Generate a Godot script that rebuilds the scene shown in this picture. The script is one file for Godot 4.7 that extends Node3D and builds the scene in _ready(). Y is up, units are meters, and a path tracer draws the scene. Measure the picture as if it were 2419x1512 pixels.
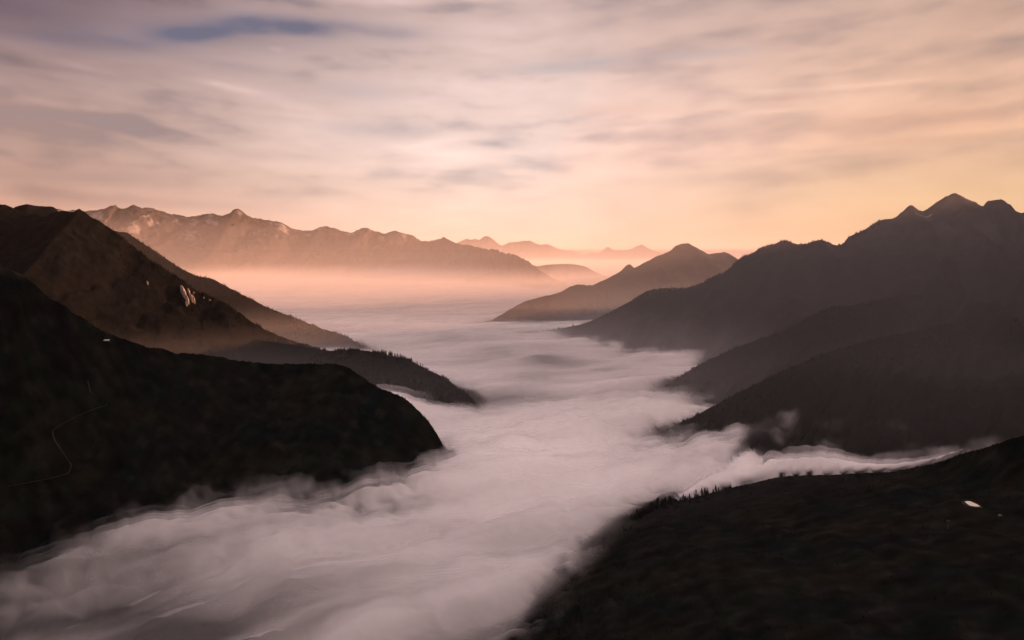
extends Node3D
# Alpine valley filled with a sea of cloud at sunset.
# Units are metres, y is up, the camera looks along -z. Heights are given relative to the eye (y = 0).

const F := 2094.0            # focal length in pixels of a 2418 x 1512 picture (60 degrees wide)
const HORIZON := 590.0       # picture row of eye level
const CLOUD_LEVEL := -534.0
const VALLEY := -1250.0
const POND := -381.0         # level of the pond on the right hillside
# polar height map of the built terrain, used to know how thick the cloud lies over the ground
const NA := 440
const ND := 480
const AZ0 := -44.0
const AZ1 := 44.0
const D0 := 650.0
const D1 := 45000.0

var pitch := atan(166.0 / F)
var ground_map := PackedFloat32Array()
var noise_a := FastNoiseLite.new()
var noise_b := FastNoiseLite.new()
var noise_c := FastNoiseLite.new()
var noise_s := FastNoiseLite.new()
var noise_d := FastNoiseLite.new()
var rng := RandomNumberGenerator.new()
var names := {}
var mats := {}
var ridges := {}

# ------------------------------------------------------------------ helpers
func numbered(called: String) -> String:
	var n: int = names.get(called, 0)
	names[called] = n + 1
	return called if n == 0 else "%s_%03d" % [called, n]

func tag(o: Node, label: String, category := "", group := "", kind := "") -> void:
	if label != "": o.set_meta("label", label)
	if category != "": o.set_meta("category", category)
	if group != "": o.set_meta("group", group)
	if kind != "": o.set_meta("kind", kind)

func smooth(a: float, b: float, x: float) -> float:
	var t := clampf((x - a) / (b - a), 0.0, 1.0)
	return t * t * (3.0 - 2.0 * t)

func view_dir(px: float, py: float) -> Vector3:
	var v := Vector3((px - 1209.0) / F, (756.0 - py) / F, -1.0)
	return v.rotated(Vector3.RIGHT, -pitch)

# a point seen at that place of the survey picture, at that distance over ground
func at(px: float, py: float, dist: float) -> Vector3:
	var v := view_dir(px, py)
	return v * (dist / Vector2(v.x, v.z).length())

# the same, on a level of known height
func at_level(px: float, py: float, y: float) -> Vector3:
	var v := view_dir(px, py)
	return v * (y / v.y)

func noise_of(type: int, freq: float, octaves: int, seed_: int) -> FastNoiseLite:
	var n := FastNoiseLite.new()
	n.noise_type = FastNoiseLite.TYPE_SIMPLEX_SMOOTH
	n.fractal_type = type
	n.frequency = freq
	n.fractal_octaves = octaves
	n.seed = seed_
	return n

func grid_mesh(nu: int, nv: int, p: PackedVector3Array, c: PackedColorArray, m: Material) -> ArrayMesh:
	var nrm := PackedVector3Array()
	nrm.resize(nu * nv)
	var idx := PackedInt32Array()
	idx.resize((nu - 1) * (nv - 1) * 6)
	var k := 0
	for i in nu:
		for j in nv:
			var a := p[mini(i + 1, nu - 1) * nv + j] - p[maxi(i - 1, 0) * nv + j]
			var b := p[i * nv + mini(j + 1, nv - 1)] - p[i * nv + maxi(j - 1, 0)]
			var n := a.cross(b).normalized()
			nrm[i * nv + j] = n if n.y >= 0.0 else -n
	var flip := (p[nv] - p[0]).cross(p[1] - p[0]).y < 0.0
	for i in nu - 1:
		for j in nv - 1:
			var q := i * nv + j
			if flip:
				idx[k] = q; idx[k + 1] = q + nv; idx[k + 2] = q + 1
				idx[k + 3] = q + 1; idx[k + 4] = q + nv; idx[k + 5] = q + nv + 1
			else:
				idx[k] = q; idx[k + 1] = q + 1; idx[k + 2] = q + nv
				idx[k + 3] = q + 1; idx[k + 4] = q + nv + 1; idx[k + 5] = q + nv
			k += 6
	var arr := []
	arr.resize(Mesh.ARRAY_MAX)
	arr[Mesh.ARRAY_VERTEX] = p
	arr[Mesh.ARRAY_NORMAL] = nrm
	arr[Mesh.ARRAY_COLOR] = c
	arr[Mesh.ARRAY_INDEX] = idx
	var me := ArrayMesh.new()
	me.add_surface_from_arrays(Mesh.PRIMITIVE_TRIANGLES, arr)
	me.surface_set_material(0, m)
	return me

func put(called: String, mesh: Mesh, parent: Node = self) -> MeshInstance3D:
	var o := MeshInstance3D.new()
	o.name = numbered(called) if parent == self else called
	o.mesh = mesh
	parent.add_child(o, true)
	return o

# ------------------------------------------------------------------ sky
func srgb(r: float, g: float, b: float) -> Vector3:
	var c := Color(r / 255.0, g / 255.0, b / 255.0).srgb_to_linear()
	return Vector3(c.r, c.g, c.b)

var sky_az := [-180.0, -110.0, -30.0, 0.0, 28.0, 56.0, 85.0, 125.0, 180.0]
var sky_el := [0.0, 3.0, 6.0, 9.5, 13.0, 17.0, 28.0, 50.0, 90.0]
var sky_table := []

func make_sky_table() -> void:
	var zen := srgb(223, 193, 194)
	var back := [srgb(232, 188, 170), srgb(230, 188, 172), srgb(226, 188, 174), srgb(222, 188, 177), srgb(220, 188, 179), srgb(219, 188, 181), srgb(219, 188, 185), srgb(221, 191, 190), zen]
	sky_table = [
		back,
		[srgb(218, 174, 156), srgb(216, 174, 158), srgb(212, 174, 162), srgb(206, 172, 165), srgb(202, 172, 167), srgb(200, 172, 169), srgb(206, 179, 177), srgb(216, 189, 185), zen],
		[srgb(208, 160, 136), srgb(200, 158, 140), srgb(182, 149, 138), srgb(168, 141, 136), srgb(132, 110, 116), srgb(122, 102, 110), srgb(166, 145, 150), srgb(202, 180, 184), zen],
		[srgb(252, 208, 180), srgb(251, 215, 195), srgb(244, 214, 202), srgb(231, 203, 194), srgb(206, 180, 173), srgb(198, 171, 166), srgb(204, 180, 178), srgb(212, 190, 190), zen],
		[srgb(252, 199, 138), srgb(240, 196, 150), srgb(228, 186, 156), srgb(220, 181, 157), srgb(206, 172, 155), srgb(198, 168, 155), srgb(206, 180, 172), srgb(214, 189, 187), zen],
		[srgb(255, 224, 166), srgb(255, 222, 170), srgb(253, 214, 172), srgb(246, 208, 175), srgb(238, 203, 176), srgb(230, 198, 177), srgb(223, 193, 179), srgb(222, 193, 186), zen],
		[srgb(255, 216, 164), srgb(251, 212, 168), srgb(243, 204, 171), srgb(236, 200, 175), srgb(229, 197, 177), srgb(224, 194, 178), srgb(220, 191, 181), srgb(221, 193, 187), zen],
		[srgb(240, 194, 164), srgb(236, 192, 167), srgb(229, 190, 171), srgb(224, 188, 174), srgb(220, 187, 175), srgb(218, 187, 177), srgb(217, 188, 182), srgb(220, 193, 188), zen],
		back,
	]

# streaks of thinner or thicker cirrus: [azimuth, elevation, half length, half height, tilt, strength, kind] kind 0 blue gap, 1 grey veil, 2 bright streak
var sky_marks := [
	[-14.6, 13.45, 4.2, 0.60, 0.03, 1.2, 0], [-19.2, 12.8, 2.6, 0.45, 0.06, 1.0, 0], [-24.0, 12.0, 4.0, 0.6, 0.04, 0.35, 0], [-8.0, 13.5, 3.5, 0.5, -0.02, 0.35, 0], [-16.0, 13.0, 9.0, 1.3, 0.03, 0.30, 0],
	[5.0, 11.5, 6.0, 0.45, 0.05, 0.55, 1], [11.5, 11.95, 4.0, 0.3, 0.03, 0.40, 1], [-8.2, 7.75, 3.4, 0.5, 0.0, 0.45, 1], [-10.0, 10.0, 4.5, 0.75, 0.0, 0.36, 3],
	[-26.0, 15.0, 8.0, 1.3, 0.12, 0.55, 3], [-29.0, 13.0, 5.0, 0.8, -0.03, 0.45, 3], [-20.0, 16.0, 8.0, 0.7, 0.05, 0.35, 3], [-27.0, 11.9, 6.0, 0.5, -0.03, 0.35, 3], [-27.0, 10.2, 5.0, 0.22, -0.05, 0.30, 3], [-26.5, 7.5, 5.5, 0.28, -0.06, 0.40, 3], [-17.0, 11.0, 3.2, 0.35, -0.08, 0.3, 3],
	[14.0, 15.6, 7.0, 0.6, 0.03, 0.30, 3], [24.0, 7.3, 7.0, 0.6, 0.0, 0.22, 4], [24.5, 6.2, 6.0, 0.35, 0.02, 0.20, 4], [29.0, 13.0, 4.0, 1.2, 0.02, 0.25, 4], [6.0, 8.8, 3.6, 0.35, 0.0, 0.22, 4],
	[12.0, 4.3, 7.0, 0.35, 0.03, 0.20, 3], [-21.0, 2.8, 8.0, 0.3, -0.05, 0.30, 3], [-25.5, 4.1, 7.0, 0.5, 0.0, 0.28, 3],
	[-18.0, 9.9, 1.9, 0.16, -0.16, 0.55, 2], [-25.2, 10.3, 1.7, 0.20, -0.14, 0.42, 2], [-14.6, 12.1, 0.5, 0.12, -0.1, 0.35, 2], [-26.0, 8.2, 4.5, 0.22, -0.07, 0.25, 2],
	[11.0, 7.9, 5.0, 0.22, 0.08, 0.30, 2], [20.0, 9.6, 6.0, 0.13, 0.01, 0.28, 2], [-7.0, 15.2, 8.0, 0.45, 0.05, 0.22, 2], [2.0, 10.6, 6.0, 0.4, 0.02, 0.20, 2], [-12.0, 14.8, 8.0, 0.35, 0.09, 0.2, 2],
	[16.8, 9.1, 1.0, 0.16, 0.0, 0.30, 4], [-25.4, 5.9, 0.7, 0.14, 0.0, 0.30, 4],
]

func sky_color(az: float, el: float, marks: bool) -> Vector3:
	var e := maxf(el, 0.0)
	var ai := 0
	while ai < 7 and az > sky_az[ai + 1]: ai += 1
	var ei := 0
	while ei < 7 and e > sky_el[ei + 1]: ei += 1
	var fa: float = (az - sky_az[ai]) / (sky_az[ai + 1] - sky_az[ai])
	var fe: float = (e - sky_el[ei]) / (sky_el[ei + 1] - sky_el[ei])
	fa = fa * fa * (3.0 - 2.0 * fa)
	var lo: Vector3 = sky_table[ai][ei]
	var c: Vector3 = lo.lerp(sky_table[ai + 1][ei], fa).lerp((sky_table[ai][ei + 1] as Vector3).lerp(sky_table[ai + 1][ei + 1], fa), fe)
	# wind-drawn cirrus: long noise, seamless round the horizon
	var r := deg_to_rad(az)
	var tilt := e - 0.0016 * az * az * clampf((80.0 - absf(az)) / 50.0, 0.0, 1.0)
	var x := sin(r) * 57.3
	var z := cos(r) * 57.3
	var w := noise_s.get_noise_3d(x * 2.4, tilt * 7.0 + 90.0, z * 2.4)
	var n1 := noise_s.get_noise_3d(x * 2.4, tilt * 15.0 + w * 22.0, z * 2.4)
	var n2 := noise_s.get_noise_3d(x * 8.5 + 40.0, tilt * 44.0 + w * 60.0, z * 8.5)
	var n3 := noise_s.get_noise_3d(x * 27.0 - 90.0, tilt * 105.0 + w * 80.0 + n2 * 60.0, z * 27.0)
	var n4 := absf(noise_s.get_noise_3d(x * 16.0 + 300.0, tilt * 75.0 + w * 60.0 + n2 * 80.0 + 500.0, z * 16.0))
	var amp := 0.45 + 0.55 * smooth(0.0, 7.0, e)
	amp *= 1.0 - 0.30 * smooth(-6.0, 12.0, az) * (1.0 - smooth(60.0, 100.0, az))
	# threads of ice cloud: sharp on one side, fading on the other
	var s := (n1 * 1.0 + n2 * 1.05 + n3 * 1.1 + (0.16 - n4) * 1.3 * clampf(0.5 + n2 * 2.0, 0.0, 1.0)) * amp
	if s > 0.0:
		c = c * (1.0 + 0.20 * s) + Vector3(0.02, 0.016, 0.014) * s
	else:
		s = maxf(s, -0.62)
		c = c * Vector3(1.0 + 0.66 * s, 1.0 + 0.58 * s, 1.0 + 0.44 * s)
	if marks and e < 20.0:
		for k in sky_marks:
			var da: float = az - k[0]
			if absf(da) > k[2] * 2.2: continue
			var de: float = e - k[1] - k[4] * da + n2 * 0.35 * minf(1.0, k[3] * 2.0) + w * 0.6 * minf(1.0, k[3] * 1.5)
			if absf(de) > k[3] * 2.6: continue
			var g := exp(-pow(absf(da) / k[2], 2.5) * 1.2 - pow(absf(de) / k[3], 2.0)) * float(k[5])
			g *= clampf(0.8 + n2 * 1.4 + n3 * 1.4, 0.0, 1.3)
			match int(k[6]):
				0: c = c.lerp(Vector3(0.150, 0.150, 0.215), clampf(g, 0.0, 0.92))
				1: c = c.lerp(Vector3(0.36, 0.36, 0.40), clampf(g, 0.0, 1.0))
				2: c = c * (1.0 + 0.42 * g)
				3: c = c * Vector3(1.0 - 0.52 * g, 1.0 - 0.45 * g, 1.0 - 0.34 * g)
				4: c = c * Vector3(1.0 - 0.30 * g, 1.0 - 0.45 * g, 1.0 - 0.50 * g)
	return c

func make_sky() -> Texture2D:
	make_sky_table()
	var im := Image.create(512, 256, false, Image.FORMAT_RGBF)
	for j in 130:
		for i in 512:
			var az := (i + 0.5) / 512.0 * 360.0
			if az > 180.0: az -= 360.0
			var c := sky_color(az, 90.0 - (j + 0.5) / 256.0 * 180.0, true)
			im.set_pixel(i, j, Color(c.x, c.y, c.z))
	for j in range(130, 256):
		for i in 512:
			im.set_pixel(i, j, Color(0.10, 0.09, 0.09))
	im.resize(4096, 2048, Image.INTERPOLATE_BILINEAR)
	var rows := [int((90.0 - 25.0) / 180.0 * 2048), 1026]
	for j in range(rows[0], rows[1]):
		for i in range(-430, 430):
			var az := (i + 0.5) / 4096.0 * 360.0
			var c := sky_color(az, 90.0 - (j + 0.5) / 2048.0 * 180.0, true)
			im.set_pixel((i + 4096) % 4096, j, Color(c.x, c.y, c.z))
	return ImageTexture.create_from_image(im)

# ------------------------------------------------------------------ materials
func ground_material(called: String, tex_seed: int, scale: float, rough := 1.0) -> StandardMaterial3D:
	var m := StandardMaterial3D.new()
	m.resource_name = called
	m.vertex_color_use_as_albedo = true
	m.roughness = rough
	m.metallic_specular = 0.1
	var n := noise_of(FastNoiseLite.FRACTAL_FBM, 0.012, 6, tex_seed)
	var im := n.get_seamless_image(512, 512)
	var out := Image.create(512, 512, false, Image.FORMAT_RGB8)
	for y in 512:
		for x in 512:
			var v := im.get_pixel(x, y).r
			v = clampf(0.80 + (v - 0.5) * 0.7, 0.4, 1.0)
			out.set_pixel(x, y, Color(v, v, v))
	m.albedo_texture = ImageTexture.create_from_image(out)
	m.uv1_triplanar = true
	m.uv1_world_triplanar = true
	m.uv1_scale = Vector3.ONE * scale
	return m

# ------------------------------------------------------------------ terrain
# way: the crest as [column, row, distance]; fall: slope down the near and the far side; reach: width of both sides
func ridge(called: String, label: String, way: Array, o: Dictionary) -> MeshInstance3D:
	var pts := PackedVector3Array()
	for w in way: pts.append(at(w[0], w[1], w[2]))
	var span := 0.0
	var along := [0.0]
	for i in range(1, pts.size()):
		span += Vector2(pts[i].x - pts[i - 1].x, pts[i].z - pts[i - 1].z).length()
		along.append(span)
	var chord := pts[pts.size() - 1] - pts[0]
	var nrm := Vector3(chord.z, 0, -chord.x).normalized()
	if o.has("facing"):
		nrm = Vector3(sin(deg_to_rad(o.facing)), 0, cos(deg_to_rad(o.facing)))
	elif nrm.dot(pts[pts.size() / 2]) > 0.0:
		nrm = -nrm
	var nu: int = o.get("nu", 480)
	var nf: int = o.get("nf", 90)
	var nb: int = o.get("nb", 24)
	var nv := nf + nb + 1
	var fall: float = o.get("fall", 0.6)
	var back: float = o.get("back", 0.7)
	var reach: float = o.get("reach", 1600.0)
	var reach_b: float = o.get("reach_b", 1200.0)
	var jag: float = o.get("jag", 6.0)
	var jag_len: float = o.get("jag_len", 90.0)
	var gully: float = o.get("gully", 40.0)
	var gully_len: float = o.get("gully_len", 220.0)
	var rough: float = o.get("rough", 10.0)
	var bend: float = o.get("bend", 0.35)
	var tint: Callable = o.tint
	var seed_: float = o.get("seed", 1) * 913.0
	var p := PackedVector3Array(); p.resize(nu * nv)
	var c := PackedColorArray(); c.resize(nu * nv)
	var seg := 0
	for i in nu:
		var s := span * i / (nu - 1.0)
		while seg < pts.size() - 2 and s > along[seg + 1]: seg += 1
		var f: float = (s - along[seg]) / maxf(along[seg + 1] - along[seg], 0.001)
		# the crest is drawn through its survey points as a smooth curve
		var crest := pts[seg].cubic_interpolate(pts[seg + 1], pts[maxi(seg - 1, 0)], pts[mini(seg + 2, pts.size() - 1)], f)
		crest = crest.lerp(pts[seg].lerp(pts[seg + 1], f), 0.4)
		var tooth := jag * (noise_a.get_noise_2d(s / jag_len * 100.0, seed_) + 0.5 * noise_b.get_noise_2d(s / jag_len * 260.0, seed_ + 77.0))
		var smooth_y := crest.y
		crest.y += tooth
		var fu: float = fall
		if o.has("fall_end"): fu = lerpf(fall, o.fall_end, float(i) / (nu - 1))
		for j in nv:
			var k := j - nb
			var d := 0.0
			var q: Vector3
			if k >= 0:
				var t := float(k) / nf
				d = reach * (0.35 * t + 0.65 * t * t)
				q = crest + nrm * d
				var t2 := d / reach
				q.y = smooth_y + tooth * exp(-d / 45.0) - fu * d * (1.0 - bend * t2)
			else:
				var t := float(-k) / nb
				d = reach_b * (0.3 * t + 0.7 * t * t)
				q = crest - nrm * d
				q.y = smooth_y + tooth * exp(-d / 45.0) - back * d
			var fade := smooth(0.0, 260.0, d)
			var wob := noise_a.get_noise_2d(s * 0.11 + seed_, d * 0.16) * 0.8
			var g := absf(noise_a.get_noise_2d(s * 100.0 / gully_len + wob * 26.0 + d * 0.06, seed_ + d * 22.0 / gully_len + 300.0))
			var r := noise_b.get_noise_2d(q.x * 0.35 + seed_, q.z * 0.35)
			q.y += fade * (gully * (g * 1.9 - 0.55) * minf(1.0, d / 500.0 + 0.2)) + smooth(0.0, 120.0, d) * rough * (r + 0.15)
			if o.has("flat"):
				var away := Vector2(q.x - o.flat.x, q.z - o.flat.z).length()
				q.y = lerpf(o.flat.y - 0.8, q.y, smooth(26.0, 70.0, away))
			q.y = maxf(q.y, VALLEY - 30.0)
			p[i * nv + j] = q
			c[i * nv + j] = tint.call(q, d * signf(k + 0.5), s, g, r)
	var me := grid_mesh(nu, nv, p, c, o.mat)
	var n := put(called, me)
	tag(n, label, "", "", "structure")
	ridges[o.get("key", called)] = {"p": p, "nu": nu, "nv": nv, "nb": nb, "nf": nf}
	if o.get("map", true): splat(p, nu, nv)
	return n

func cell_a(q: Vector3) -> float:
	return (rad_to_deg(atan2(q.x, -q.z)) - AZ0) / (AZ1 - AZ0) * (NA - 1)

func cell_d(dist: float) -> float:
	return log(dist / D0) / log(D1 / D0) * (ND - 1)

func splat(p: PackedVector3Array, nu: int, nv: int) -> void:
	for i in nu - 1:
		for j in nv - 1:
			var a := p[i * nv + j]
			var b := p[(i + 1) * nv + j]
			var e := p[i * nv + j + 1]
			var f := p[(i + 1) * nv + j + 1]
			if maxf(a.y, f.y) < -900.0: continue
			for u in 2:
				for v in 3:
					var q := a.lerp(b, u * 0.5).lerp(e.lerp(f, u * 0.5), v / 3.0)
					var dist := Vector2(q.x, q.z).length()
					if dist < D0 or dist > D1: continue
					var ci := int(cell_a(q) + 0.5)
					if ci < 0 or ci >= NA: continue
					var at_ := ci * ND + clampi(int(cell_d(dist) + 0.5), 0, ND - 1)
					if q.y > ground_map[at_]: ground_map[at_] = q.y

func ground_at(q: Vector3) -> float:
	var dist := Vector2(q.x, q.z).length()
	var ci := clampi(int(cell_a(q) + 0.5), 0, NA - 1)
	return ground_map[ci * ND + clampi(int(cell_d(dist) + 0.5), 0, ND - 1)]

# base colours (linear)
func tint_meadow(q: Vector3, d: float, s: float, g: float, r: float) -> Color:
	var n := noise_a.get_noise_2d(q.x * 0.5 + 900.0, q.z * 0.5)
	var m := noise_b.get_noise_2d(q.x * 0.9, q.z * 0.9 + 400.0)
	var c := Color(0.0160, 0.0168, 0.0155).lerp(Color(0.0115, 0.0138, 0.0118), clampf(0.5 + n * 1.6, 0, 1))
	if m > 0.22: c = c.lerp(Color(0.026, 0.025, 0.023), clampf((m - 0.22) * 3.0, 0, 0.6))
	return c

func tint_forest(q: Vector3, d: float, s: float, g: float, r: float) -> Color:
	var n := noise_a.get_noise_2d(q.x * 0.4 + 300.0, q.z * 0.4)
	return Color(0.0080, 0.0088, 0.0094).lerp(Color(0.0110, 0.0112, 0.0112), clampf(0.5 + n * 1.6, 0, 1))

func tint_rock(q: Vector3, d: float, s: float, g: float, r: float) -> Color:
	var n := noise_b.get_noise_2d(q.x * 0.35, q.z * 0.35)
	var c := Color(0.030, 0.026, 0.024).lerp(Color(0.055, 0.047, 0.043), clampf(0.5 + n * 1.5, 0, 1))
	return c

func tint_snowy(q: Vector3, d: float, s: float, g: float, r: float) -> Color:
	var c := tint_rock(q, d, s, g, r)
	var n := noise_b.get_noise_2d(q.x * 0.09 + 50.0, q.z * 0.09) + 0.6 * noise_a.get_noise_2d(s * 0.3, d * 0.55)
	var high := smooth(120.0, 560.0, q.y) * (1.0 - smooth(-4000.0, 3500.0, q.x))
	if d > 30.0 and n > 0.46 - 0.20 * high and high > 0.05:
		c = c.lerp(Color(0.20, 0.19, 0.19), clampf((n - 0.46 + 0.20 * high) * 7.0, 0, 1))
	return c

func tint_right(q: Vector3, d: float, s: float, g: float, r: float) -> Color:
	var c := tint_rock(q, d, s, g, r).lerp(tint_forest(q, d, s, g, r), 1.0 - smooth(-120.0, 160.0, q.y))
	var n := noise_b.get_noise_2d(q.x * 0.2 + 150.0, q.z * 0.2)
	if q.y > 80.0 and q.y < 260.0 and d > 90.0 and n > 0.56: c = c.lerp(Color(0.4, 0.38, 0.38), clampf((n - 0.56) * 12.0, 0, 1))
	return c

func build_terrain() -> void:
	ground_map.resize(NA * ND)
	ground_map.fill(VALLEY)
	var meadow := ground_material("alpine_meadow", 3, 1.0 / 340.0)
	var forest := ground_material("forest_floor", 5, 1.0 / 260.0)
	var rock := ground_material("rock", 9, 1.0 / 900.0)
	mats.meadow = meadow; mats.forest = forest; mats.rock = rock

	# the valley floor under everything, out to the horizon
	var p := PackedVector3Array(); var c := PackedColorArray()
	for i in 41:
		for j in 41:
			var q := Vector3((i - 20) * 5000.0, VALLEY - 20.0, (j - 20) * 5000.0 - 20000.0)
			p.append(q); c.append(Color(0.04, 0.045, 0.03))
	tag(put("ground", grid_mesh(41, 41, p, c, forest)), "valley floor under the sea of cloud", "", "", "structure")

	ridge("mountain_range", "palest range with low peaks at the end of the valley", [[1000, 610, 46000], [1060, 582, 46000], [1085, 571, 46000], [1100, 564, 46000], [1112, 567, 46000], [1122, 564, 46000], [1132, 566, 46000], [1141, 559, 46000], [1152, 557, 46000], [1165, 566, 46000], [1180, 578, 46000], [1210, 588, 46000], [1260, 598, 46000], [1320, 604, 46000], [1380, 603, 46000], [1396, 597, 46000], [1412, 599, 46000], [1440, 606, 46000], [1500, 606, 46000], [1620, 612, 46000]],
		{"mat": rock, "tint": tint_rock, "fall": 0.5, "reach": 4000.0, "reach_b": 2500.0, "jag": 40.0, "jag_len": 700.0, "gully": 150.0, "gully_len": 1500.0, "rough": 40.0, "nu": 260, "nf": 40, "nb": 8, "seed": 21, "map": false})
	ridge("mountain_range", "pale pink range with three peaks behind the cloud sea", [[1040, 640, 34000], [1120, 612, 34000], [1160, 592, 34000], [1185, 580, 34000], [1203, 573, 34000], [1228, 571, 34000], [1250, 568, 34000], [1262, 574, 34000], [1275, 578, 34000], [1290, 577, 34000], [1318, 587, 34000], [1342, 591, 34000], [1358, 594, 34000], [1378, 603, 34000], [1400, 603, 34000], [1418, 596, 34000], [1435, 583, 34000], [1448, 589, 34000], [1462, 591, 34000], [1480, 591, 34000], [1497, 586, 34000], [1515, 577, 34000], [1530, 585, 34000], [1552, 595, 34000], [1600, 602, 34000], [1680, 610, 34000], [1780, 620, 34000]],
		{"mat": rock, "tint": tint_rock, "fall": 0.5, "reach": 3500.0, "reach_b": 2000.0, "jag": 34.0, "jag_len": 500.0, "gully": 140.0, "gully_len": 1200.0, "rough": 40.0, "nu": 340, "nf": 50, "nb": 8, "seed": 22, "map": false})
	ridge("mountain_range", "long hazy range with snow streaks and a pointed peak on the left", [[-420, 520, 15390], [-200, 505, 15876], [0, 500, 16524], [110, 497, 17010], [140, 493, 17010], [152, 497, 17010], [172, 494, 17010], [195, 499, 17010], [212, 496, 17010], [232, 497, 17010], [246, 494, 17010], [255, 489, 17010], [270, 486, 17010], [284, 491, 17172], [302, 489, 17172], [315, 484, 17172], [332, 491, 17172], [362, 493, 17334], [384, 499, 17496], [406, 505, 17496], [440, 513, 17658], [470, 507, 17820], [500, 503, 17820], [520, 507, 17820], [538, 505, 17820], [556, 493, 17820], [578, 503, 17982], [602, 515, 18144], [640, 520, 18306], [664, 526, 18306], [690, 540, 18468], [718, 546, 18630], [742, 541, 18630], [768, 534, 18792], [786, 539, 18792], [812, 546, 18954], [832, 548, 19116], [850, 541, 19116], [868, 538, 19278], [882, 545, 19440], [906, 553, 19440], [918, 549, 19440], [932, 545, 19602], [946, 549, 19602], [972, 556, 19764], [1000, 570, 19926], [1022, 568, 19477], [1048, 562, 18890], [1070, 571, 18266], [1090, 577, 17808], [1110, 580, 17325], [1150, 589, 16288], [1172, 589, 15670], [1182, 595, 15357], [1212, 601, 14486], [1242, 614, 13544], [1268, 632, 12669], [1300, 652, 12600], [1340, 672, 12300]],
		{"mat": rock, "tint": tint_snowy, "fall": 0.62, "reach": 3600.0, "reach_b": 1900.0, "jag": 30.0, "jag_len": 360.0, "gully": 170.0, "gully_len": 1200.0, "rough": 50.0, "nu": 760, "nf": 90, "nb": 10, "seed": 2})
	ridge("hill", "low rounded hazy hill at the right end of the long range", [[1100, 660, 14500], [1180, 640, 14500], [1240, 631, 14500], [1275, 628, 14500], [1300, 625, 14500], [1350, 623, 14500], [1380, 629, 14500], [1405, 642, 14500], [1425, 651, 14500], [1500, 668, 14500], [1600, 690, 14500]],
		{"mat": rock, "tint": tint_rock, "fall": 0.5, "reach": 2400.0, "reach_b": 1500.0, "jag": 9.0, "jag_len": 450.0, "gully": 70.0, "gully_len": 700.0, "rough": 20.0, "nu": 220, "nf": 40, "nb": 8, "seed": 4})

	ridge("mountain", "brown hazy mountain with a knob on its shoulder right of the cloud sea", [[1040, 826, 6350], [1100, 792, 6400], [1140, 768, 6500], [1180, 746, 6700], [1220, 721, 6900], [1250, 708, 7000], [1290, 699, 7100], [1322, 690, 7200], [1348, 677, 7300], [1372, 672, 7400], [1388, 673, 7450], [1402, 673, 7500], [1432, 660, 7600], [1465, 641, 7700], [1478, 628, 7750], [1487, 624, 7760], [1496, 632, 7800], [1520, 622, 7850], [1545, 608, 7950], [1565, 601, 8000], [1583, 593, 8050], [1592, 584, 8080], [1606, 577, 8100], [1622, 574, 8150], [1640, 582, 8200], [1664, 597, 8250], [1680, 600, 8300], [1700, 597, 8300], [1716, 596, 8350], [1734, 608, 8400], [1760, 620, 8400], [1820, 640, 8400], [1950, 670, 8400]],
		{"mat": rock, "tint": tint_right, "fall": 0.45, "reach": 2300.0, "reach_b": 1500.0, "jag": 9.0, "jag_len": 160.0, "gully": 55.0, "gully_len": 460.0, "rough": 14.0, "nu": 480, "nf": 80, "nb": 14, "seed": 5})
	ridge("mountain", "high dark mountain with three summits on the right", [[1110, 846, 5750], [1180, 812, 5760], [1240, 790, 5760], [1300, 779, 5760], [1340, 773, 5750], [1370, 767, 5750], [1400, 757, 5700], [1440, 738, 5650], [1480, 716, 5600], [1520, 691, 5550], [1545, 684, 5520], [1570, 681, 5500], [1620, 679, 5500], [1650, 672, 5480], [1664, 664, 5480], [1682, 654, 5480], [1700, 646, 5480], [1722, 634, 5480], [1734, 621, 5460], [1748, 611, 5460], [1768, 601, 5450], [1790, 590, 5440], [1805, 583, 5430], [1832, 576, 5420], [1850, 566, 5400], [1862, 569, 5400], [1880, 575, 5400], [1902, 576, 5400], [1930, 568, 5380], [1952, 570, 5380], [1966, 576, 5380], [1977, 579, 5380], [1992, 574, 5380], [2006, 557, 5400], [2030, 549, 5420], [2056, 533, 5440], [2080, 520, 5450], [2110, 514, 5450], [2132, 500, 5480], [2150, 486, 5480], [2166, 493, 5480], [2180, 499, 5480], [2196, 490, 5490], [2212, 478, 5500], [2236, 464, 5500], [2256, 457, 5500], [2275, 464, 5480], [2300, 475, 5460], [2320, 487, 5440], [2332, 477, 5420], [2352, 473, 5400], [2370, 471, 5390], [2384, 484, 5370], [2398, 496, 5350], [2418, 503, 5320], [2465, 470, 5250], [2520, 350, 5180], [2640, 290, 5050], [2750, 270, 4950], [3050, 245, 4700], [3303, 230, 4500], [3900, 190, 4300], [4700, 130, 4200], [6200, 100, 4200]],
		{"mat": rock, "tint": tint_right, "key": "right", "fall": 0.42, "reach": 2000.0, "reach_b": 1300.0, "jag": 8.0, "jag_len": 110.0, "gully": 85.0, "gully_len": 380.0, "rough": 16.0, "nu": 900, "nf": 90, "nb": 14, "facing": -14.0, "seed": 6})  # crest beyond the right frame edge is unseen, raised to shade the near hills
	ridge("hill", "dim wooded spur running down to the cloud below the high right mountain", [[1380, 1010, 3330], [1450, 975, 3360], [1530, 934, 3420], [1588, 902, 3460], [1640, 868, 3520], [1700, 838, 3560], [1790, 802, 3620], [1850, 782, 3650], [1905, 752, 3680], [1958, 727, 3760], [2012, 722, 3880], [2100, 704, 4150], [2200, 694, 4450], [2300, 690, 4750]],
		{"mat": forest, "tint": tint_forest, "key": "spur_a", "fall": 0.45, "reach": 1100.0, "reach_b": 900.0, "jag": 3.0, "jag_len": 70.0, "gully": 34.0, "gully_len": 240.0, "rough": 9.0, "nu": 420, "nf": 70, "nb": 16, "facing": -30.0, "seed": 7})
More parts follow.
